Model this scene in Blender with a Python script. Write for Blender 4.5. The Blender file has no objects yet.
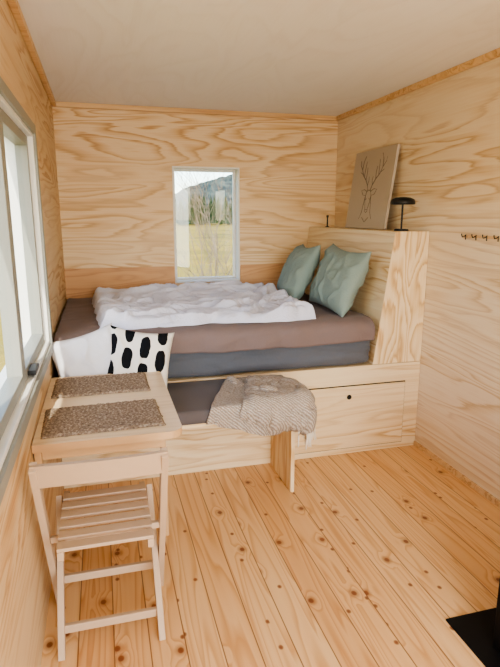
import bpy, bmesh, math, random, time
from mathutils import Vector, Matrix, noise as mn
random.seed(7)
D=bpy.data; SC=bpy.context.scene
COL=SC.collection

# ------------------------------------------------------------------ helpers
def link(o,parent=None):
    COL.objects.link(o)
    if parent: o.parent=parent
    return o
def empty(name):
    e=D.objects.new(name,None); e.empty_display_size=0.1
    return link(e)
def mk(name,bm,mat,parent=None,smooth=False,matrix=None):
    me=D.meshes.new(name)
    bmesh.ops.recalc_face_normals(bm,faces=bm.faces)
    bm.to_mesh(me); bm.free()
    mats=mat if isinstance(mat,(list,tuple)) else [mat]
    for m in mats: me.materials.append(m)
    if smooth:
        for p in me.polygons: p.use_smooth=True
    o=D.objects.new(name,me)
    if matrix is not None: o.matrix_world=matrix
    return link(o,parent)
def boxes(bm,mn_,mx_,bev=0.0,mi=0):
    x0,y0,z0=mn_; x1,y1,z1=mx_
    vs=[bm.verts.new(p) for p in [(x0,y0,z0),(x1,y0,z0),(x1,y1,z0),(x0,y1,z0),(x0,y0,z1),(x1,y0,z1),(x1,y1,z1),(x0,y1,z1)]]
    fs=[bm.faces.new([vs[i] for i in q]) for q in [(0,3,2,1),(4,5,6,7),(0,1,5,4),(1,2,6,5),(2,3,7,6),(3,0,4,7)]]
    for f in fs: f.material_index=mi
    if bev>0:
        es=list({e for f in fs for e in f.edges})
        r=bmesh.ops.bevel(bm,geom=es,offset=bev,segments=2,affect='EDGES',profile=0.6)
        for f in r['faces']: f.material_index=mi
def box(name,a,b,mat,parent=None,bev=0.0):
    bm=bmesh.new(); boxes(bm,a,b,bev); return mk(name,bm,mat,parent)
def beam(bm,p,q,w,t,side=Vector((1,0,0)),bev=0.003):
    p=Vector(p);q=Vector(q);d=(q-p);L=d.length;d.normalize()
    s=(side-d*side.dot(d)).normalized(); n=d.cross(s)
    tmp=bmesh.new(); boxes(tmp,(-w/2,-t/2,0),(w/2,t/2,L),bev)
    M=Matrix((( s.x,n.x,d.x,p.x),(s.y,n.y,d.y,p.y),(s.z,n.z,d.z,p.z),(0,0,0,1)))
    tmp.transform(M); me=D.meshes.new('t'); tmp.to_mesh(me); tmp.free(); bm.from_mesh(me); D.meshes.remove(me)
def tube(bm,pts,r,seg=8,r2=None):
    pts=[Vector(p) for p in pts]; n=len(pts); rings=[]
    for i,p in enumerate(pts):
        d=(pts[min(i+1,n-1)]-pts[max(i-1,0)]).normalized()
        a=Vector((0,0,1)) if abs(d.z)<0.9 else Vector((1,0,0))
        s=d.cross(a).normalized(); t=d.cross(s)
        rr=r if r2 is None else r+(r2-r)*i/(n-1)
        rings.append([bm.verts.new(p+s*math.cos(2*math.pi*k/seg)*rr+t*math.sin(2*math.pi*k/seg)*rr) for k in range(seg)])
    for i in range(n-1):
        for k in range(seg):
            bm.faces.new((rings[i][k],rings[i][(k+1)%seg],rings[i+1][(k+1)%seg],rings[i+1][k]))
    if seg>2:
        bm.faces.new(rings[0][::-1]); bm.faces.new(rings[-1])
def lathe(bm,prof,c,seg=32):
    rings=[]
    for r,z in prof:
        rings.append([bm.verts.new((c[0]+math.cos(2*math.pi*k/seg)*r,c[1]+math.sin(2*math.pi*k/seg)*r,c[2]+z)) for k in range(seg)])
    for i in range(len(rings)-1):
        for k in range(seg):
            bm.faces.new((rings[i][k],rings[i][(k+1)%seg],rings[i+1][(k+1)%seg],rings[i+1][k]))
    bm.faces.new(rings[0][::-1]); bm.faces.new(rings[-1])
def grid(bm,nx,ny,fn):
    g=[[bm.verts.new(fn(i/nx,j/ny)) for i in range(nx+1)] for j in range(ny+1)]
    for j in range(ny):
        for i in range(nx):
            bm.faces.new((g[j][i],g[j][i+1],g[j+1][i+1],g[j+1][i]))
    return g
def N(x,y,z=0.0): return mn.noise(Vector((x,y,z)))
def sm(a,b,x):
    t=max(0,min(1,(x-a)/(b-a))); return t*t*(3-2*t)

# ------------------------------------------------------------------ materials
class NT:
    def __init__(s,name):
        s.m=D.materials.new(name); s.m.use_nodes=True; s.t=s.m.node_tree; s.t.nodes.clear()
        s.out=s.n('ShaderNodeOutputMaterial'); s.b=s.n('ShaderNodeBsdfPrincipled')
        s.l(s.b.outputs[0],s.out.inputs[0])
    def n(s,t,**k):
        x=s.t.nodes.new(t)
        for a,v in k.items(): setattr(x,a,v)
        return x
    def l(s,a,b): s.t.links.new(a,b)
    def put(s,inp,v):
        if hasattr(v,'links'): s.l(v,inp)
        else: inp.default_value=v
    def math(s,op,a,b=0.0,c=None):
        x=s.n('ShaderNodeMath',operation=op); s.put(x.inputs[0],a); s.put(x.inputs[1],b)
        if c is not None: s.put(x.inputs[2],c)
        return x.outputs[0]
    def coord(s): return s.n('ShaderNodeTexCoord').outputs['Object']
    def map(s,v,scale=(1,1,1),loc=(0,0,0),rot=(0,0,0)):
        x=s.n('ShaderNodeMapping'); s.l(v,x.inputs[0]); x.inputs['Scale'].default_value=scale; x.inputs['Location'].default_value=loc; x.inputs['Rotation'].default_value=rot
        return x.outputs[0]
    def noise(s,v,scale=1,detail=2,rough=.5,dist=0,out='Fac'):
        x=s.n('ShaderNodeTexNoise'); s.l(v,x.inputs['Vector'])
        x.inputs['Scale'].default_value=scale;x.inputs['Detail'].default_value=detail;x.inputs['Roughness'].default_value=rough;x.inputs['Distortion'].default_value=dist
        return x.outputs[out]
    def ramp(s,f,stops,interp='LINEAR'):
        x=s.n('ShaderNodeValToRGB'); s.l(f,x.inputs[0]); r=x.color_ramp; r.interpolation=interp
        while len(r.elements)>1: r.elements.remove(r.elements[-1])
        r.elements[0].position=stops[0][0]; r.elements[0].color=col(stops[0][1])
        for p,c in stops[1:]:
            e=r.elements.new(p); e.color=col(c)
        return x.outputs[0]
    def mix(s,f,a,b,mode='MIX'):
        x=s.n('ShaderNodeMix',data_type='RGBA',blend_type=mode); s.put(x.inputs[0],f); s.put(x.inputs[6],a); s.put(x.inputs[7],b)
        return x.outputs[2]
    def bump(s,h,strength=.2,dist=.01):
        x=s.n('ShaderNodeBump'); s.l(h,x.inputs['Height']); x.inputs['Strength'].default_value=strength; x.inputs['Distance'].default_value=dist
        s.l(x.outputs[0],s.b.inputs['Normal'])
    def fin(s,color,rough=.5,spec=None):
        s.put(s.b.inputs['Base Color'],color); s.put(s.b.inputs['Roughness'],rough)
        if spec is not None: s.b.inputs['Specular IOR Level'].default_value=spec
        return s.m
def lin(c): return c/12.92 if c<=0.04045 else ((c+0.055)/1.055)**2.4
def col(c):
    if isinstance(c,(int,float)): return (c,c,c,1)
    return (lin(c[0]/255),lin(c[1]/255),lin(c[2]/255),1)

def plywood(name,g='x',light=(236,216,180),mid=(220,188,140),dark=(190,147,97),seed=0,rings=13,across=4.6,along=.5,contrast=1.0,rough=.5):
    t=NT(name); c=t.coord()
    sc={'x':(along,across,across),'y':(across,along,across),'z':(across,across,along)}[g]
    v=t.map(c,sc,(seed*3.7,seed*1.3,seed*2.1))
    f=t.noise(v,1,2.8,.42,.5)
    fs={'x':(2.2,120,120),'y':(120,2.2,120),'z':(120,120,2.2)}[g]
    fine=t.noise(t.map(c,fs),1,3,.6)
    f2=t.math('MULTIPLY_ADD',f,rings,t.math('MULTIPLY',fine,.55))
    fr=t.math('FRACT',f2)
    ring=t.ramp(fr,[(0,light),(.30,light),(.66,mid),(.84,dark),(.93,mid),(1,light)])
    calm=t.noise(t.map(c,tuple(k*.8 for k in sc),(9+seed,4,2)),1,1,.5)
    k=t.math('MULTIPLY',t.ramp(calm,[(.35,.35),(.6,1.0)]),contrast)
    colr=t.mix(k,col(light),ring)
    colr=t.mix(t.ramp(fine,[(.35,0.0),(.75,.35)]),colr,col(mid))
    big=t.noise(c,1.3,2,.5)
    colr=t.mix(t.ramp(big,[(.35,0.0),(.7,.3)]),colr,col(mid))
    t.bump(fine,.05,.002)
    return t.fin(colr,rough,.35)

M_back=plywood('plywood_back','x',seed=1,light=(234,210,171),mid=(217,179,130),dark=(184,136,85),contrast=1.0)
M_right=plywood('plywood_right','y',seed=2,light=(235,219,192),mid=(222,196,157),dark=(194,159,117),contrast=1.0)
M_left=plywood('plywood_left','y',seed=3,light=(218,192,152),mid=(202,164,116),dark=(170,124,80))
M_boxx=plywood('plywood_box','x',seed=4,across=4.8,contrast=.95)
M_boxz=plywood('plywood_block','z',seed=6,across=4.4,along=.9,contrast=.95)
M_panel=plywood('plywood_low_panel','x',seed=8,light=(214,168,122),mid=(200,150,102),dark=(168,116,76))
M_ceil=plywood('ceiling_ply','y',seed=5,light=(239,237,231),mid=(233,230,222),dark=(224,219,209),across=2,contrast=.4,rough=.6)
M_trim=plywood('pine_trim','x',seed=9,light=(226,192,146),mid=(210,172,124),dark=(188,142,96),across=12,rings=6)

def solid(name,c,rough=.5,metal=0,spec=None,bumps=None):
    t=NT(name)
    cc=t.coord(); nn=t.noise(cc,30,3,.6)
    colr=t.mix(t.math('MULTIPLY',nn,.18),col(c),col(tuple(v*.8 for v in c)))
    t.b.inputs['Metallic'].default_value=metal
    if bumps: t.bump(t.noise(cc,bumps[0],2,.5),bumps[1],.002)
    return t.fin(colr,rough,spec)
def fabric(name,c,c2=None,scale=350,rough=.95,sheen=.1,wr=0):
    t=NT(name); cc=t.coord()
    w=t.noise(cc,scale,2,.6); b=t.noise(cc,4,3,.5)
    c2=c2 or tuple(v*.82 for v in c)
    colr=t.mix(t.math('MULTIPLY',w,.6),col(c),col(c2))
    colr=t.mix(t.math('MULTIPLY',b,.25),colr,col(c2))
    t.b.inputs['Sheen Weight'].default_value=sheen
    if wr:
        cr=t.noise(t.map(cc,(1,1.6,1)),16,4,.6,1.2)
        t.bump(t.math('ADD',t.math('MULTIPLY',w,.08),t.math('ABSOLUTE',t.math('SUBTRACT',cr,.5))),wr,.02)
    else: t.bump(w,.25,.002)
    return t.fin(colr,rough,.1)

M_white=solid('white_paint',(232,230,222),.45)
M_frame=solid('grey_frame',(140,140,130),.45)
M_black=solid('black_metal',(22,22,23),.45,.2)
M_iron=solid('cast_iron',(14,14,15),.65,0,.2)
M_chair=solid('beige_painted_wood',(192,166,138),.5)
M_table=plywood('birch_table','x',seed=12,light=(228,204,168),mid=(214,184,142),dark=(192,154,112),across=8,rings=6,contrast=.5,rough=.35)
M_tabledge=solid('table_edge',(202,164,120),.5)
M_dark=solid('dark_hole',(20,16,12),.8)
M_duvet=fabric('white_linen',(225,227,242),(206,209,228),500,wr=.5)
M_mauve=fabric('mauve_cotton',(134,118,114),(110,96,94),wr=.25)
M_grey=fabric('grey_sheet',(106,109,116),(84,87,94),wr=.3)
M_seat=fabric('taupe_cushion',(106,100,100),(84,79,80))
M_sage=fabric('sage_linen',(144,160,154),(120,138,132),wr=.25)
M_pilw=fabric('white_cotton',(224,222,224),(202,200,202),wr=.3)
M_canvas=fabric('canvas_cloth',(192,180,164),(176,164,148),600,sheen=0)
M_ink=solid('ink_line',(120,108,96),.9)
M_handle=solid('steel_grey',(90,90,88),.4,.6)

def floor_mat():
    t=NT('pine_floorboards'); c=t.coord(); s=t.n('ShaderNodeSeparateXYZ'); t.l(c,s.inputs[0])
    bw=.128
    bx=t.math('DIVIDE',t.math('ADD',s.outputs[0],10.02),bw); idn=t.math('FLOOR',bx); fr=t.math('FRACT',bx)
    wn=t.n('ShaderNodeTexWhiteNoise',noise_dimensions='1D'); t.l(idn,wn.inputs['W']); r=wn.outputs['Value']
    yy=t.math('ADD',s.outputs[1],t.math('MULTIPLY',r,37.0))
    def comb(a,b,cc):
        x=t.n('ShaderNodeCombineXYZ'); t.put(x.inputs[0],a);t.put(x.inputs[1],b);t.put(x.inputs[2],cc); return x.outputs[0]
    base=comb(s.outputs[0],yy,0.0)
    def knots(scale,thr,seed):
        vo=t.n('ShaderNodeTexVoronoi',voronoi_dimensions='2D'); t.l(t.map(base,(1,.8,1),(seed,seed*2,0)),vo.inputs['Vector']); vo.inputs['Scale'].default_value=scale
        sp=t.n('ShaderNodeSeparateColor'); t.l(vo.outputs['Color'],sp.inputs[0])
        mask=t.math('GREATER_THAN',sp.outputs[0],thr)
        return t.math('ADD',vo.outputs['Distance'],t.math('MULTIPLY',t.math('SUBTRACT',1.0,mask),9.0))
    kd=knots(5.0,.58,3.0)
    kd2=knots(9.0,.78,8.0)
    bend=t.ramp(kd,[(0,1.0),(.30,0.0)])
    v=t.map(base,(11,.55,1))
    f=t.noise(v,1,1.3,.4,.3)
    f=t.math('ADD',t.math('MULTIPLY',f,10.0),t.math('MULTIPLY',bend,1.6))
    ring=t.ramp(t.math('FRACT',f),[(0,(235,208,167)),(.5,(231,200,157)),(.85,(210,169,122)),(1,(235,208,167))])
    fine=t.noise(t.map(base,(160,3,1)),1,2,.6)
    cc=t.mix(t.math('MULTIPLY',fine,.3),ring,col((215,175,130)))
    tint=t.ramp(r,[(0,(240,211,175)),(.35,(255,245,228)),(.7,(246,225,197)),(1,(230,198,160))])
    cc=t.mix(.75,cc,tint,'MULTIPLY')
    kn=t.ramp(kd,[(0,1.0),(.045,.95),(.065,.45),(.14,0.0)])
    kn2=t.ramp(kd2,[(0,1.0),(.06,.8),(.10,0.0)])
    cc=t.mix(kn,cc,col((130,74,42)))
    cc=t.mix(kn2,cc,col((124,68,38)))
    e=t.math('MINIMUM',fr,t.math('SUBTRACT',1.0,fr))
    g=t.ramp(e,[(0,.9),(.010,.8),(.026,0.0)])
    cc=t.mix(g,cc,col((122,80,48)))
    t.bump(t.math('SUBTRACT',t.math('MULTIPLY',fine,.1),g),.35,.003)
    return t.fin(cc,t.math('MULTIPLY_ADD',fine,.12,.28),.5)
M_floor=floor_mat()

def jute_mat():
    t=NT('woven_jute'); c=t.coord()
    a=t.noise(c,90,3,.7); b=t.noise(c,25,2,.5)
    cc=t.ramp(a,[(.3,(90,75,60)),(.5,(142,123,103)),(.7,(194,175,150))])
    cc=t.mix(t.math('MULTIPLY',b,.3),cc,col((108,90,74)))
    t.bump(a,.6,.004); return t.fin(cc,.95,.1)
M_jute=jute_mat()
def cushion_mat():
    t=NT('patterned_cotton'); c=t.coord(); s=t.n('ShaderNodeSeparateXYZ'); t.l(c,s.inputs[0])
    x=t.math('DIVIDE',t.math('ADD',s.outputs[0],.02),.088); y0=t.math('DIVIDE',s.outputs[1],.145)
    idx=t.math('FLOOR',x); y=t.math('ADD',y0,t.math('MULTIPLY',t.math('MODULO',t.math('ABSOLUTE',idx),2.0),.45))
    fx=t.math('SUBTRACT',t.math('FRACT',x),.5); fy=t.math('SUBTRACT',t.math('FRACT',y),.5)
    wob=t.math('MULTIPLY',t.math('SUBTRACT',t.noise(c,22,1,.5),.5),1.1)
    d=t.math('ADD',t.math('ADD',t.math('POWER',t.math('ABSOLUTE',t.math('DIVIDE',fx,.31)),2.5),t.math('POWER',t.math('ABSOLUTE',t.math('DIVIDE',fy,.40)),2.5)),wob)
    m=t.math('LESS_THAN',d,1.0)
    cc=t.mix(m,col((228,222,212)),col((24,25,28)))
    t.bump(t.noise(c,500,2,.5),.2,.002)
    return t.fin(cc,.95,.1)
M_pat=cushion_mat()
def throw_mat():
    t=NT('herringbone_throw'); c=t.coord()
    w=t.n('ShaderNodeTexWave',wave_type='BANDS',bands_direction='DIAGONAL'); t.l(c,w.inputs[0]); w.inputs['Scale'].default_value=34; w.inputs['Distortion'].default_value=3.0; w.inputs['Detail Scale'].default_value=3
    n=t.noise(c,160,2,.6)
    cc=t.mix(w.outputs['Fac'],col((208,197,183)),col((154,140,127)))
    cc=t.mix(t.math('MULTIPLY',n,.45),cc,col((144,131,119)))
    t.bump(t.math('ADD',w.outputs['Fac'],t.math('MULTIPLY',n,.6)),.7,.006); return t.fin(cc,.95,.1)
M_throw=throw_mat()
M_fringe=fabric('fringe_yarn',(232,224,210),(208,196,180))
def glass():
    m=D.materials.new('window_glass'); m.use_nodes=True; t=m.node_tree; t.nodes.clear()
    o=t.nodes.new('ShaderNodeOutputMaterial'); mx=t.nodes.new('ShaderNodeMixShader'); tr=t.nodes.new('ShaderNodeBsdfTransparent'); gl=t.nodes.new('ShaderNodeBsdfGlossy')
    gl.inputs['Roughness'].default_value=0.02; mx.inputs[0].default_value=.04; tr.inputs[0].default_value=(.96,.98,.98,1)
    t.links.new(tr.outputs[0],mx.inputs[1]); t.links.new(gl.outputs[0],mx.inputs[2]); t.links.new(mx.outputs[0],o.inputs[0]); return m
M_glass=glass()

# ------------------------------------------------------------------ room
XL,XR,YB,YF,ZC=-.289,2.02,4.49,-1.5,2.378
TH=.14
def wall(name,axis,pos,outdir,u0,u1,holes,mat):
    bm=bmesh.new()
    us=sorted({u0,u1}|{h[0] for h in holes}|{h[1] for h in holes}); zs=sorted({0,ZC}|{h[2] for h in holes}|{h[3] for h in holes})
    for a,b in zip(us,us[1:]):
        for c,d in zip(zs,zs[1:]):
            if any(h[0]<=a and b<=h[1] and h[2]<=c and d<=h[3] for h in holes): continue
            p0,p1=sorted((pos,pos+outdir*TH))
            if axis=='x': boxes(bm,(p0,a,c),(p1,b,d))
            else: boxes(bm,(a,p0,c),(b,p1,d))
    return mk(name,bm,mat)
W1=(.587,1.147,1.0,1.942)
W2=(1.25,2.90,.90,1.94)
wall('wall_back','y',YB,1,XL-TH,XR+TH,[W1],M_back)
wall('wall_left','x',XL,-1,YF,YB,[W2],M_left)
wall('wall_right','x',XR,1,YF,YB,[(-1.1,.3,.5,2.0)],M_right)
wall('wall_front','y',YF,-1,XL-TH,XR+TH,[(-.05,1.75,.0,2.1)],M_back)
box('floor',(XL-TH,YF-TH,-.1),(XR+TH,YB+TH,0),M_floor)
box('ceiling',(XL-TH,YF-TH,ZC),(XR+TH,YB+TH,ZC+.1),M_ceil)
box('trim_1',(XL+.0,YB-.03,ZC-.035),(XR,YB,ZC),M_trim,bev=.004)
box('trim_2',(XR-.03,YF,ZC-.035),(XR,YB-.03,ZC),M_trim,bev=.004)
box('trim_3',(XL,YF,ZC-.035),(XL+.03,YB-.03,ZC),M_trim,bev=.004)
box('baseboard_right',(XR-.014,1.6,0),(XR,3.025,.035),M_trim,bev=.003)
box('trim_4',(XL,YB-.01,.9),(W1[0]-.005,YB,1.14),M_panel)
box('trim_5',(W1[1]+.005,YB-.01,.9),(1.76,YB,1.14),M_panel)

w=empty('window_1')
def frame_y(par,x0,x1,z0,z1,y0,y1,t,mat,nm):
    bm=bmesh.new()
    boxes(bm,(x0,y0,z0),(x0+t,y1,z1),.002); boxes(bm,(x1-t,y0,z0),(x1,y1,z1),.002)
    boxes(bm,(x0+t,y0,z0),(x1-t,y1,z0+t),.002); boxes(bm,(x0+t,y0,z1-t),(x1-t,y1,z1),.002)
    return mk(nm,bm,mat,par)
frame_y(w,W1[0],W1[1],W1[2],W1[3],YB-.004,YB+.14,.014,M_white,'lining')
frame_y(w,W1[0]+.014,W1[1]-.014,W1[2]+.014,W1[3]-.014,YB+.09,YB+.13,.018,M_white,'sash')
box('pane',(W1[0]+.03,YB+.108,W1[2]+.03),(W1[1]-.03,YB+.112,W1[3]-.03),M_glass,w)
w=empty('window_2')
def frame_x(par,y0,y1,z0,z1,x0,x1,t,mat,nm):
    bm=bmesh.new()
    boxes(bm,(x0,y0,z0),(x1,y0+t,z1),.003); boxes(bm,(x0,y1-t,z0),(x1,y1,z1),.003)
    boxes(bm,(x0,y0+t,z0),(x1,y1-t,z0+t),.003); boxes(bm,(x0,y0+t,z1-t),(x1,y1-t,z1),.003)
    return mk(nm,bm,mat,par)
frame_x(w,W2[0],W2[1],W2[2],W2[3],XL-.14,XL+.004,.02,M_white,'lining')
frame_x(w,W2[0]-.04,W2[1]+.035,W2[2]-.045,W2[3]+.04,XL+.0005,XL+.016,.045,M_frame,'casing')
ym=2.12
for i,(a,b) in enumerate([(W2[0]+.02,ym),(ym,W2[1]-.02)]):
    frame_x(w,a,b,W2[2]+.02,W2[3]-.02,XL-.075,XL-.02,.045,M_frame,'sash_%d'%(i+1))
    box('pane_%d'%(i+1),(XL-.05,a+.04,W2[2]+.06),(XL-.046,b-.04,W2[3]-.06),M_glass,w)
box('latch',(XL-.02,ym+.08,W2[2]+.03),(XL+.012,ym+.2,W2[2]+.05),M_black,w,.004)

# ------------------------------------------------------------------ bed platform
YFb=3.03
bed=empty('bed_platform')
bm=bmesh.new()
boxes(bm,(XL+.002,YFb,0.001),(XR-.002,YFb+.02,.6))
boxes(bm,(XL+.002,YFb+.02,.575),(XR-.002,YB-.012,.6))
mk('base_box',bm,M_boxx,bed)
bm=bmesh.new(); boxes(bm,(1.035,YFb-.012,.045),(1.905,YFb-.0005,.47),.002); mk('drawer_front',bm,M_boxx,bed)
bm=bmesh.new(); boxes(bm,(1.029,YFb-.003,.039),(1.911,YFb-.0004,.476)); mk('drawer_gap',bm,M_dark,bed)
bm=bmesh.new(); tube(bm,[(1.50,YFb-.0125,.40),(1.50,YFb-.016,.40)],.016,20); mk('finger_hole',bm,M_dark,bed)
bm=bmesh.new()
pr=[(1.665,.603),(XR-.002,.603),(XR-.002,1.455),(1.775,1.455)]
a=[bm.verts.new((x,YFb-.002,z)) for x,z in pr]; b=[bm.verts.new((x,YB-.012,z)) for x,z in pr]
bm.faces.new(a); bm.faces.new(b[::-1])
for i in range(4):
    f=bm.faces.new((a[i],b[i],b[(i+1)%4],a[(i+1)%4]))
    if i in (2,3): f.material_index=1
bmesh.ops.bevel(bm,geom=list(bm.edges),offset=.002,segments=1,affect='EDGES')
mk('headboard_cabinet',bm,[M_boxz,plywood('plywood_head','y',seed=7)])

bm=bmesh.new(); boxes(bm,(XL+.012,YFb+.012,.604),(1.655,YB-.02,.865),.045)
bmesh.ops.subdivide_edges(bm,edges=[e for e in bm.edges if e.calc_length()>.5],cuts=60,use_grid_fill=True)
bmesh.ops.subdivide_edges(bm,edges=[e for e in bm.edges if abs(e.verts[0].co.z-e.verts[1].co.z)>.1],cuts=10,use_grid_fill=True)
for v in bm.verts:
    if v.co.y<YFb+.03:
        v.co.y-=.016*max(0,1-abs(N(v.co.x*2.5+v.co.z*5,v.co.z*12,3))*3.5)+.008*N(v.co.x*5,v.co.z*9)
mk('mattress',bm,M_grey,smooth=True)
def bs(u,v):
    X=XL+.015+u*(1.655-XL-.02)
    L0=YB-.03-(YFb+.05); tot=L0+.075+.070+.03*N(u*5,1.3)
    s=v*tot
    if s<L0: Y=YB-.03-s; Z=.887
    elif s<L0+.075:
        a=(s-L0)/.075*math.pi/2; Y=YFb+.05-math.sin(a)*.05; Z=.887-(1-math.cos(a))*.05
    else: Y=YFb; Z=.837-(s-L0-.075)
    r=N(X*2.2,s*3,3)*.008+N(X*7,s*9,5)*.004+ (1-abs(N(X*3+s,s*5,8)))**4*.010
    if s<L0: Z+=r
    else: Y-=.014+max(0,r)*1.1+.006*math.sin(X*23+2*N(X*3,0))
    return (X,Y,Z)
bm=bmesh.new(); grid(bm,170,130,bs); o=mk('bedspread',bm,M_mauve,smooth=True)
md=o.modifiers.new('s','SOLIDIFY'); md.thickness=.018; md.offset=1

def duv(u,v):
    X=-.09+u*1.43+.09*N(v*3,7)+.03*N(v*9,u*2,3)
    Y=3.10+v*1.26+.07*N(u*3.1,2)+.03*N(u*11,4+v)
    X+=.10*(1-v)*(.5-u)
    wx=X+.22*N(X*1.6,Y*1.6,5)+.06*N(X*5,Y*5,15); wy=Y+.22*N(X*1.6,Y*1.6,9)+.06*N(X*5,Y*5,19)
    c,s=math.cos(.25),math.sin(.25); px=wx*c+wy*s; py=-wx*s+wy*c
    h=.052*min(1,abs(N(px*1.5,py*4.2,2))*2.4)**.75
    h+=.026*min(1,abs(N(px*4.0,py*7,6))*2.4)**.8
    h+=.026*(1-min(1,abs(N(px*4,py*11,12))*3.2))**1.2
    h+=.006*min(1,abs(N(wx*15,wy*15,22))*2)
    h+=.03*N(X*2,Y*2,4)
    e=min(u,1-u)*1.42; e2=min(v,1-v)*1.24; d=min(e,e2)
    edge=1-(1-min(1,d/.06))**2.4
    Z=.912+edge*(.018+h)
    return (X,Y,max(Z,.902))
bm=bmesh.new(); grid(bm,260,230,duv); mk('duvet',bm,M_duvet,smooth=True)

def pillow(name,c,wv,hv,w,h,t,mat,seed=0,sag=0):
    wv=Vector(wv).normalized(); hv=Vector(hv); hv=(hv-wv*hv.dot(wv)).normalized(); nv=wv.cross(hv)
    M=Matrix(((wv.x,hv.x,nv.x,c[0]),(wv.y,hv.y,nv.y,c[1]),(wv.z,hv.z,nv.z,c[2]),(0,0,0,1)))
    bm=bmesh.new(); n=64
    for sgn in (1,-1):
        def fn(u,v):
            a=2*u-1;b=2*v-1
            k=1-.07*(1-b*b)*abs(a)**3 ; k2=1-.07*(1-a*a)*abs(b)**3
            x=a*w/2*k; y=b*h/2*k2
            th=((1-abs(a)**2.6)*(1-abs(b)**2.6))**.55
            wr=.012*N(x*9,y*9,seed)+.006*N(x*22,y*14,seed+2)
            rr=.014*(1-min(1,abs(N(x*7+seed,y*7,sgn))*2.5))**2
            z=sgn*(t/2*th+ (wr+rr)*min(1,th*2))
            y-= sag*(1-a*a)*max(0,b)
            z+= .012*N(x*4,y*4,seed+9)
            return (x,y,z)
        grid(bm,n,n,fn)
    bmesh.ops.remove_doubles(bm,verts=bm.verts,dist=.0006)
    return mk(name,bm,mat,smooth=True,matrix=M)
pillow('bed_pillow',(1.565,3.40,1.13),(0,1,0.04),(.42,0,1),.60,.46,.18,M_sage,1,.02)
pillow('bed_pillow',(1.49,3.98,1.125),(0.18,1,-.04),(.5,0,1),.68,.47,.18,M_sage,5,.03)
pillow('white_pillow',(-.10,2.93,.78),(1,.0,.26),(.0,.22,1),.36,.33,.14,M_pilw,9,.01)
pillow('patterned_cushion',(.165,2.885,.775),(1,-.10,-.16),(0,.34,1),.35,.36,.12,M_pat,13,.01)

be=empty('bench_seat')
bm=bmesh.new(); boxes(bm,(XL+.004,2.52,.502),(1.0,YFb-.02,.525),.002); mk('seat_board',bm,M_boxx,be)
bm=bmesh.new(); boxes(bm,(.968,2.64,.001),(.99,YFb-.022,.5015),.002); mk('end_panel',bm,plywood('ply_end','z',seed=15),be)
bm=bmesh.new(); boxes(bm,(XL+.01,2.50,.526),(1.0,YFb-.016,.60),.02); mk('seat_cushion',bm,M_seat,be,smooth=True)

# ---------------- throw, draped by simulation
ang=-.34; ca,sa=math.cos(ang),math.sin(ang)
def thr(u,v):
    x=u*.56; y=v*.66
    z=.055*N(x*5,y*3,3)+.035*N(x*10,y*7,8)+.036*math.sin(x*24+3*N(y*3,0)+4*y)
    return (.47+x*ca-y*sa, 2.435+x*sa+y*ca, .72+z)
NU,NV=66,76
bm=bmesh.new(); gt=grid(bm,NU,NV,thr)
o_thr=mk('throw_blanket',bm,M_throw,smooth=True)
c2=box('tmp2',(XL,2.50,.50),(1.0,3.1,.602),M_dark); c3=box('tmp3',(XL,2.985,.50),(1.6,3.4,.85),M_dark)
tmpc=[c2,c3]
for c in tmpc:
    md=c.modifiers.new('Collision','COLLISION'); c.collision.thickness_outer=.004; c.collision.cloth_friction=60
for o,q,ms,bend in ((o_thr,6,.3,.3),):
    md=o.modifiers.new('Cloth','CLOTH'); st=md.settings; st.quality=q; st.mass=ms
    st.tension_stiffness=25; st.compression_stiffness=25; st.shear_stiffness=10; st.bending_stiffness=bend; st.air_damping=2
    cs=md.collision_settings; cs.distance_min=.006; cs.friction=60; cs.use_self_collision=False; cs.collision_quality=2
    md.point_cache.frame_start=1; md.point_cache.frame_end=60
t0=time.time()
for f in range(1,25):
    SC.frame_set(f)
    if time.time()-t0>60: break
dg=bpy.context.evaluated_depsgraph_get()
for o in (o_thr,):
    me=D.meshes.new_from_object(o.evaluated_get(dg)); o.modifiers.clear(); o.data=me
    for p in me.polygons: p.use_smooth=True
for c in tmpc: D.objects.remove(c)
SC.frame_set(1)
V=[v.co.copy() for v in o_thr.data.vertices]; NRM=[v.normal.copy() for v in o_thr.data.vertices]
flip=1 if sum(n.z for n in NRM)>0 else -1
idx=lambda i,j: j*(NU+1)+i
bm=bmesh.new(); i0,j0,j1=int(NU*.25),int(NV*.10),int(NV*.86)
g2=[]
for j in range(j0,j1+1):
    row=[]
    for i in range(i0,NU+1):
        p=V[idx(i,j)]; n=NRM[idx(i,j)]*flip
        k=sm(0,6,min(i-i0,j-j0,j1-j))
        off=.012+.014*k+.014*abs(N(i*.12,j*.10,4))*2
        q=p+n*off
        q.x+=.016*N(j*.12,3)*(1-k); q.y+=.016*N(i*.12,9)*(1-k)
        row.append(bm.verts.new(q))
    g2.append(row)
for j in range(len(g2)-1):
    for i in range(len(g2[0])-1): bm.faces.new((g2[j][i],g2[j][i+1],g2[j+1][i+1],g2[j+1][i]))
V2=[[v.co.copy() for v in r] for r in g2]
o2=mk('upper_fold',bm,M_throw,o_thr,smooth=True)
for o,th in ((o_thr,.010),(o2,.012)):
    md=o.modifiers.new('s','SOLIDIFY'); md.thickness=th; md.offset=0
    md=o.modifiers.new('ss','SUBSURF'); md.levels=1; md.render_levels=1
bm=bmesh.new()
def strand(p,q,k,n=6):
    out=(p-q).normalized(); pts=[p-out*.004]; cur=p.copy(); d=out.copy()
    for m in range(n):
        d=(d+Vector((.18*math.sin(k*1.7+m),.18*math.sin(k*2.9+m*1.3),-.5))).normalized(); cur=cur+d*.019
        if cur.x<1.01 and cur.y>2.49 and cur.z<.612: cur.z=.612
        pts.append(cur.copy())
    tube(bm,pts,.0048,5,.003)
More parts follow.
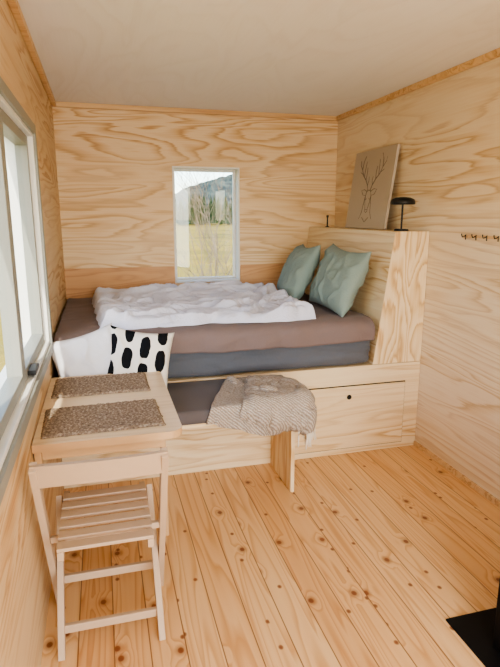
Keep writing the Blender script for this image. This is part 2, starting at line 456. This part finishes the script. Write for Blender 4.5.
for k in range(0,NV+1,2): strand(V[idx(NU,k)],V[idx(NU-2,k)],k)
for k in range(0,len(V2),2): strand(V2[k][-1],V2[k][-3],k+.5,5)
mk('fringe',bm,M_fringe,o_thr,smooth=True)

# ------------------------------------------------------------------ folding table
tb=empty('folding_table')
bm=bmesh.new()
x0,x1,y0,y1,zt=XL+.003,.272,1.965,2.835,.73
pts=[(x0,y0)]
R=.055
for k in range(9):
    a=-math.pi/2+k/8*math.pi/2; pts.append((x1-R+math.cos(a)*R,y0+R+math.sin(a)*R))
for k in range(9):
    a=k/8*math.pi/2; pts.append((x1-R+math.cos(a)*R,y1-R+math.sin(a)*R))
pts.append((x0,y1))
lo=[bm.verts.new((x,y,zt-.03)) for x,y in pts]; hi=[bm.verts.new((x,y,zt)) for x,y in pts]
bm.faces.new(hi); bm.faces.new(lo[::-1])
for i in range(len(pts)):
    f=bm.faces.new((lo[i],lo[(i+1)%len(pts)],hi[(i+1)%len(pts)],hi[i])); f.material_index=1
mk('top',bm,[M_table,M_tabledge],tb)
bm=bmesh.new()
boxes(bm,(XL+.004,2.0,.62),(XL+.03,2.8,.6995),.002)
boxes(bm,(XL+.03,2.02,.645),(.2,2.045,.6995),.002)
boxes(bm,(XL+.03,2.755,.645),(.2,2.78,.6995),.002)
mk('subframe',bm,M_tabledge,tb)
bm=bmesh.new()
beam(bm,(.235,2.44,.0),(.235,2.44,.6995),.022,.075,Vector((1,0,0)))
mk('leg',bm,M_tabledge,tb)
def mat_rug(name,cx,cy,w,d,rot,seed):
    bm=bmesh.new()
    nx,ny=120,80
    def f(top):
        def fn(u,v):
            x=(u-.5)*w; y=(v-.5)*d
            x+=.007*N(v*14,seed)*(1 if abs(u-.5)>.45 else 0); y+=.007*N(u*18,seed+3)*(1 if abs(v-.5)>.45 else 0)
            e=min(min(u,1-u)*w,min(v,1-v)*d); k=min(1,e/.01)
            z=(.008+.003*abs(math.sin(v*d*170+math.sin(u*w*160)*1.2))+.003*N(x*130,y*130,seed))*k if top else 0.0
            return (x,y,z)
        return fn
    grid(bm,nx,ny,f(True)); grid(bm,2,2,f(False))
    M=Matrix.Translation((cx,cy,zt+.0012))@Matrix.Rotation(rot,4,'Z')
    return mk(name,bm,M_jute,smooth=True,matrix=M)
mat_rug('placemat',-.035,2.64,.45,.30,.0,1)
mat_rug('placemat',-.03,2.185,.47,.32,.03,5)

# ------------------------------------------------------------------ folding chair
ch=empty('folding_chair')
cl,cr=-.245,.165
bm=bmesh.new()
for x in (cl,cr):
    beam(bm,(x,1.665,.785),(x,2.06,.0),.024,.042)
for x in (cl+.027,cr-.027):
    beam(bm,(x,2.10,.445),(x,1.735,.0),.024,.040)
mk('legs',bm,M_chair,ch)
bm=bmesh.new()
n=14
for zz0,zz1,bow in [(.700,.788,.03)]:
    def fr_(u,top,back):
        x=cl-.010+u*(cr-cl+.020); y=1.668-bow*math.sin(u*math.pi)+(.010 if back else -.010)
        z=(zz1+.008*math.sin(u*math.pi)) if top else zz0+.012*math.sin(u*math.pi)
        return bm.verts.new((x,y+(.0 if top else .028),z))
    L=[[fr_(i/n,a,b) for a,b in ((0,0),(1,0),(1,1),(0,1))] for i in range(n+1)]
    for i in range(n):
        for k in range(4): bm.faces.new((L[i][k],L[i][(k+1)%4],L[i+1][(k+1)%4],L[i+1][k]))
    bm.faces.new(L[0][::-1]); bm.faces.new(L[-1])
mk('back_rail',bm,M_chair,ch)
bm=bmesh.new()
for x in (cl+.055,cr-.055): beam(bm,(x,1.70,.433),(x,2.12,.44),.022,.032)
for i in range(6):
    y=1.725+i*.068; boxes(bm,(cl+.044,y-.023,.449),(cr-.044,y+.023,.462),.003)
mk('seat',bm,M_chair,ch)
bm=bmesh.new()
beam(bm,(cl+.03,1.80,.075),(cr-.03,1.80,.075),.018,.032,Vector((0,1,0)))
beam(bm,(cl,1.985,.15),(cr,1.985,.15),.018,.032,Vector((0,1,0)))
beam(bm,(cl+.01,1.845,.415),(cr-.01,1.845,.415),.018,.024,Vector((0,1,0)))
mk('stretchers',bm,M_chair,ch)

# ------------------------------------------------------------------ deer picture
W,H=.62,.575
org=Vector((1.93,4.04,1.457)); ex=Vector((0,-1,0)); ey=Vector((.075,0,.57)).normalized(); ez=ex.cross(ey)
if ez.x>0: ez=-ez
pic=empty('deer_picture')
def place(p): return org+ex*p[0]+ey*p[1]+ez*p[2]
bm=bmesh.new(); boxes(bm,(0,0,0),(W,H,.02),.002)
for v in bm.verts: v.co=place(v.co)
mk('canvas',bm,M_canvas,pic)
bm=bmesh.new()
def ln(pts,r=.0026):
    tube(bm,[place((x*W,y*H,.0205)) for x,y in pts],r,5,r*.7)
for s in (1,-1):
    m=lambda L:[(.5+s*(x),y) for x,y in L]
    ln(m([(.03,.48),(.06,.55),(.12,.62),(.20,.68),(.25,.76),(.24,.86),(.20,.93)]),.0036)
    ln(m([(.12,.62),(.11,.70),(.12,.78)])); ln(m([(.18,.66),(.17,.76),(.16,.86)])); ln(m([(.25,.76),(.31,.82),(.32,.88)])); ln(m([(.22,.70),(.29,.73)])); ln(m([(.06,.55),(.04,.61),(.05,.66)]))
    ln(m([(.04,.47),(.12,.50),(.19,.49),(.14,.43),(.07,.42)]))
    ln(m([(.0,.49),(.05,.47),(.07,.41),(.055,.33),(.035,.26),(.03,.22),(.0,.20)]))
    ln(m([(.07,.41),(.09,.30),(.11,.20),(.16,.12)])); ln(m([(.03,.38),(.05,.37)]))
ln([(.47,.24),(.53,.24)]); ln([(.42,.14),(.5,.08),(.58,.14)])
mk('drawing',bm,M_ink,pic)
lp=empty('table_lamp')
bm=bmesh.new(); c=(1.875,3.13,1.4565)
lathe(bm,[(.045,0),(.045,.008),(.04,.012),(.006,.013),(.006,.165),(.012,.168)],c,28); mk('base_and_stem',bm,M_black,lp,smooth=False)
bm=bmesh.new(); lathe(bm,[(.074,.165),(.077,.17),(.077,.182),(.07,.198),(.045,.208),(.012,.212)],c,36); mk('shade',bm,M_black,lp,smooth=True)
bm=bmesh.new(); lathe(bm,[(.016,0),(.018,.004),(.007,.010),(.006,.08),(.010,.085),(.010,.10)],(1.88,4.33,1.4565),20); mk('candle_holder',bm,M_black)
hk=empty('coat_hook_rail')
box('rail',(XR-.010,2.05,1.430),(XR-.0005,2.69,1.446),M_trim,hk,.002)
bm=bmesh.new()
for i in range(7):
    y=2.66-i*.088
    tube(bm,[(XR-.010,y,1.443),(XR-.025,y,1.435),(XR-.033,y,1.433),(XR-.038,y,1.443),(XR-.039,y,1.452)],.003,8)
    tube(bm,[(XR-.0105,y,1.447),(XR-.0105,y,1.418)],.003,8)
mk('hooks',bm,M_black,hk)
box('hearth_plate',(1.22,.55,.0005),(2.0,1.54,.008),M_iron,None,.002)
st=empty('wood_stove')
bm=bmesh.new(); boxes(bm,(1.30,.75,.0085),(1.80,1.38,.60),.01); boxes(bm,(1.30,.74,.60),(1.82,1.40,.63),.008); mk('body',bm,M_iron,st)
bm=bmesh.new(); tube(bm,[(1.6,.95,.625),(1.6,.95,2.377)],.065,24); mk('flue_pipe',bm,M_iron,st,smooth=False)
bm=bmesh.new(); boxes(bm,(1.287,.85,.2),(1.2995,1.26,.52),.004); mk('door',bm,M_iron,st)
bm=bmesh.new(); tube(bm,[(1.275,.9,.3),(1.275,.9,.4)],.008,10); mk('handle',bm,M_handle,st)

# ------------------------------------------------------------------ outdoors
def grass():
    t=NT('meadow_grass'); c=t.coord(); a=t.noise(c,.12,4,.6); b=t.noise(c,3,4,.7)
    cc=t.ramp(a,[(.3,(112,108,50)),(.5,(190,160,72)),(.7,(140,134,68))]); cc=t.mix(t.math('MULTIPLY',b,.8),cc,col((80,80,40)))
    return t.fin(cc,.95,.05)
def hillm():
    t=NT('forest_hill'); c=t.coord(); a=t.noise(c,.08,6,.75)
    cc=t.ramp(a,[(.38,(40,54,58)),(.55,(74,88,84)),(.7,(110,112,98))]); return t.fin(cc,1,0)  # blue-green ramp has distance haze painted into the forest colour
bm=bmesh.new()
grid(bm,80,80,lambda u,v:((u-.5)*900,(v-.3)*900,-.55+.25*N(u*60,v*60)*sm(.0,.1,abs(u-.5)+abs(v-.3)) ))
mk('meadow',bm,grass(),smooth=True)
bm=bmesh.new()
grid(bm,400,24,lambda u,v:((u-.5)*1600,400+v*200,-.5+(12+30*sm(.52,.60,u)*(1-.4*sm(.62,.8,u))+8*N(u*9,1)+3*N(u*40,v*3)+3*N(u*300,v*40))*sm(0,1,v)*1.15))
mk('forested_hill',bm,hillm(),smooth=False)
bm=bmesh.new()
for i in range(560):
    X=random.uniform(-200,220);Y=random.uniform(130,200)
    if i<190: X=random.uniform(5,60); Y=random.uniform(115,150)
    h=random.uniform(2.5,8.5)*(Y/150); r=h*.2
    for k in range(3):
        z0=-.6+h*(.08+.27*k); z1=-.6+h*(.5+.25*k); rr=r*(1-.27*k)
        ring=[bm.verts.new((X+math.cos(a*math.pi/3.5)*rr*random.uniform(.8,1.2),Y+math.sin(a*math.pi/3.5)*rr,z0)) for a in range(7)]
        tip=bm.verts.new((X,Y,z1))
        for a in range(7): bm.faces.new((ring[a],ring[(a+1)%7],tip))
mk('conifer_forest',bm,solid('spruce_green',(44,60,40),1,0,0))
def branch(bm,p,d,L,r,depth):
    pts=[p]; q=p.copy(); dd=d.copy()
    for k in range(4):
        dd=(dd+Vector((random.uniform(-.2,.2),random.uniform(-.2,.2),random.uniform(-.05,.15)))).normalized(); q=q+dd*L/4; pts.append(q.copy())
    tube(bm,pts,r,4,r*.5)
    if depth>0:
        for k in range(4):
            b=pts[random.randint(1,4)]
            nd=(dd+Vector((random.uniform(-.9,.9),random.uniform(-.9,.9),random.uniform(-.1,.6)))).normalized()
            branch(bm,b,nd,L*random.uniform(.45,.7),r*.5,depth-1)
M_bark=solid('pale_bark',(128,112,92),.9)
for (X,Y,h) in [(2.25,9.5,1.5),(2.35,11.5,2.0),(1.9,9.0,1.0),(3.0,13.5,2.2),(-3.5,9,2.0)]:
    bm=bmesh.new()
    for k in range(3): branch(bm,Vector((X+random.uniform(-.2,.2),Y+random.uniform(-.3,.3),-.6)),Vector((random.uniform(-.3,.3),random.uniform(-.2,.2),1)).normalized(),h,.016,3)
    mk('bare_shrub',bm,M_bark)

# ------------------------------------------------------------------ light
wd=D.worlds.new('World'); SC.world=wd; wd.use_nodes=True; t=wd.node_tree
bg=t.nodes['Background']; sk=t.nodes.new('ShaderNodeTexSky'); sk.sky_type='NISHITA'; sk.sun_disc=False; sk.sun_elevation=math.radians(38); sk.sun_rotation=math.radians(200); sk.dust_density=1.0; sk.air_density=1.0
t.links.new(sk.outputs[0],bg.inputs[0]); bg.inputs[1].default_value=.80
sd=D.lights.new('Sun','SUN'); sd.energy=8; sd.angle=math.radians(.6); sd.color=(1,.93,.82)
so=D.objects.new('sun',sd); link(so); so.rotation_euler=Vector((.10,.5,-.55)).to_track_quat('-Z','Y').to_euler()
def area(name,loc,dirv,sx,sy,power=None,color=(1,1,1)):
    l=D.lights.new(name,'AREA'); l.shape='RECTANGLE'; l.size=sx; l.size_y=sy
    if power is None: l.cycles.is_portal=True
    else: l.energy=power; l.color=color
    o=D.objects.new(name,l); link(o); o.location=loc; o.rotation_euler=Vector(dirv).to_track_quat('-Z','Z').to_euler()
area('portal_1',((W1[0]+W1[1])/2,YB+.15,(W1[2]+W1[3])/2),(0,-1,0),.56,.95)
area('portal_2',(XL-.16,(W2[0]+W2[1])/2,(W2[2]+W2[3])/2),(1,0,0),1.65,1.1)
area('portal_3',(.85,YF-.16,1.05),(0,1,0),1.8,2.1)
area('portal_4',(XR+.16,-.4,1.25),(-1,0,0),1.4,1.5)
area('door_fill',(.85,YF-.05,1.15),(0,1,0),1.7,1.8,86,(1,.99,.97))  # added fill light in the unseen rear doorway, on top of the sky
area('ceiling_fill',(.85,-.55,ZC-.06),(0,0,-1),.9,.9,14,(1,.97,.93))  # added overhead fill behind the camera, no fixture here

cam=D.cameras.new('Camera'); cam.sensor_fit='AUTO'; cam.sensor_width=36; cam.lens=535*36/667; cam.clip_end=2000; cam.clip_start=.02
co=D.objects.new('Camera',cam); link(co); co.location=(0,0,1.55); co.rotation_euler=(math.radians(90-12.39),0,math.radians(-15.41))
SC.camera=co
try: SC.view_settings.look='AgX - Medium High Contrast'
except Exception as e: print('look',e)
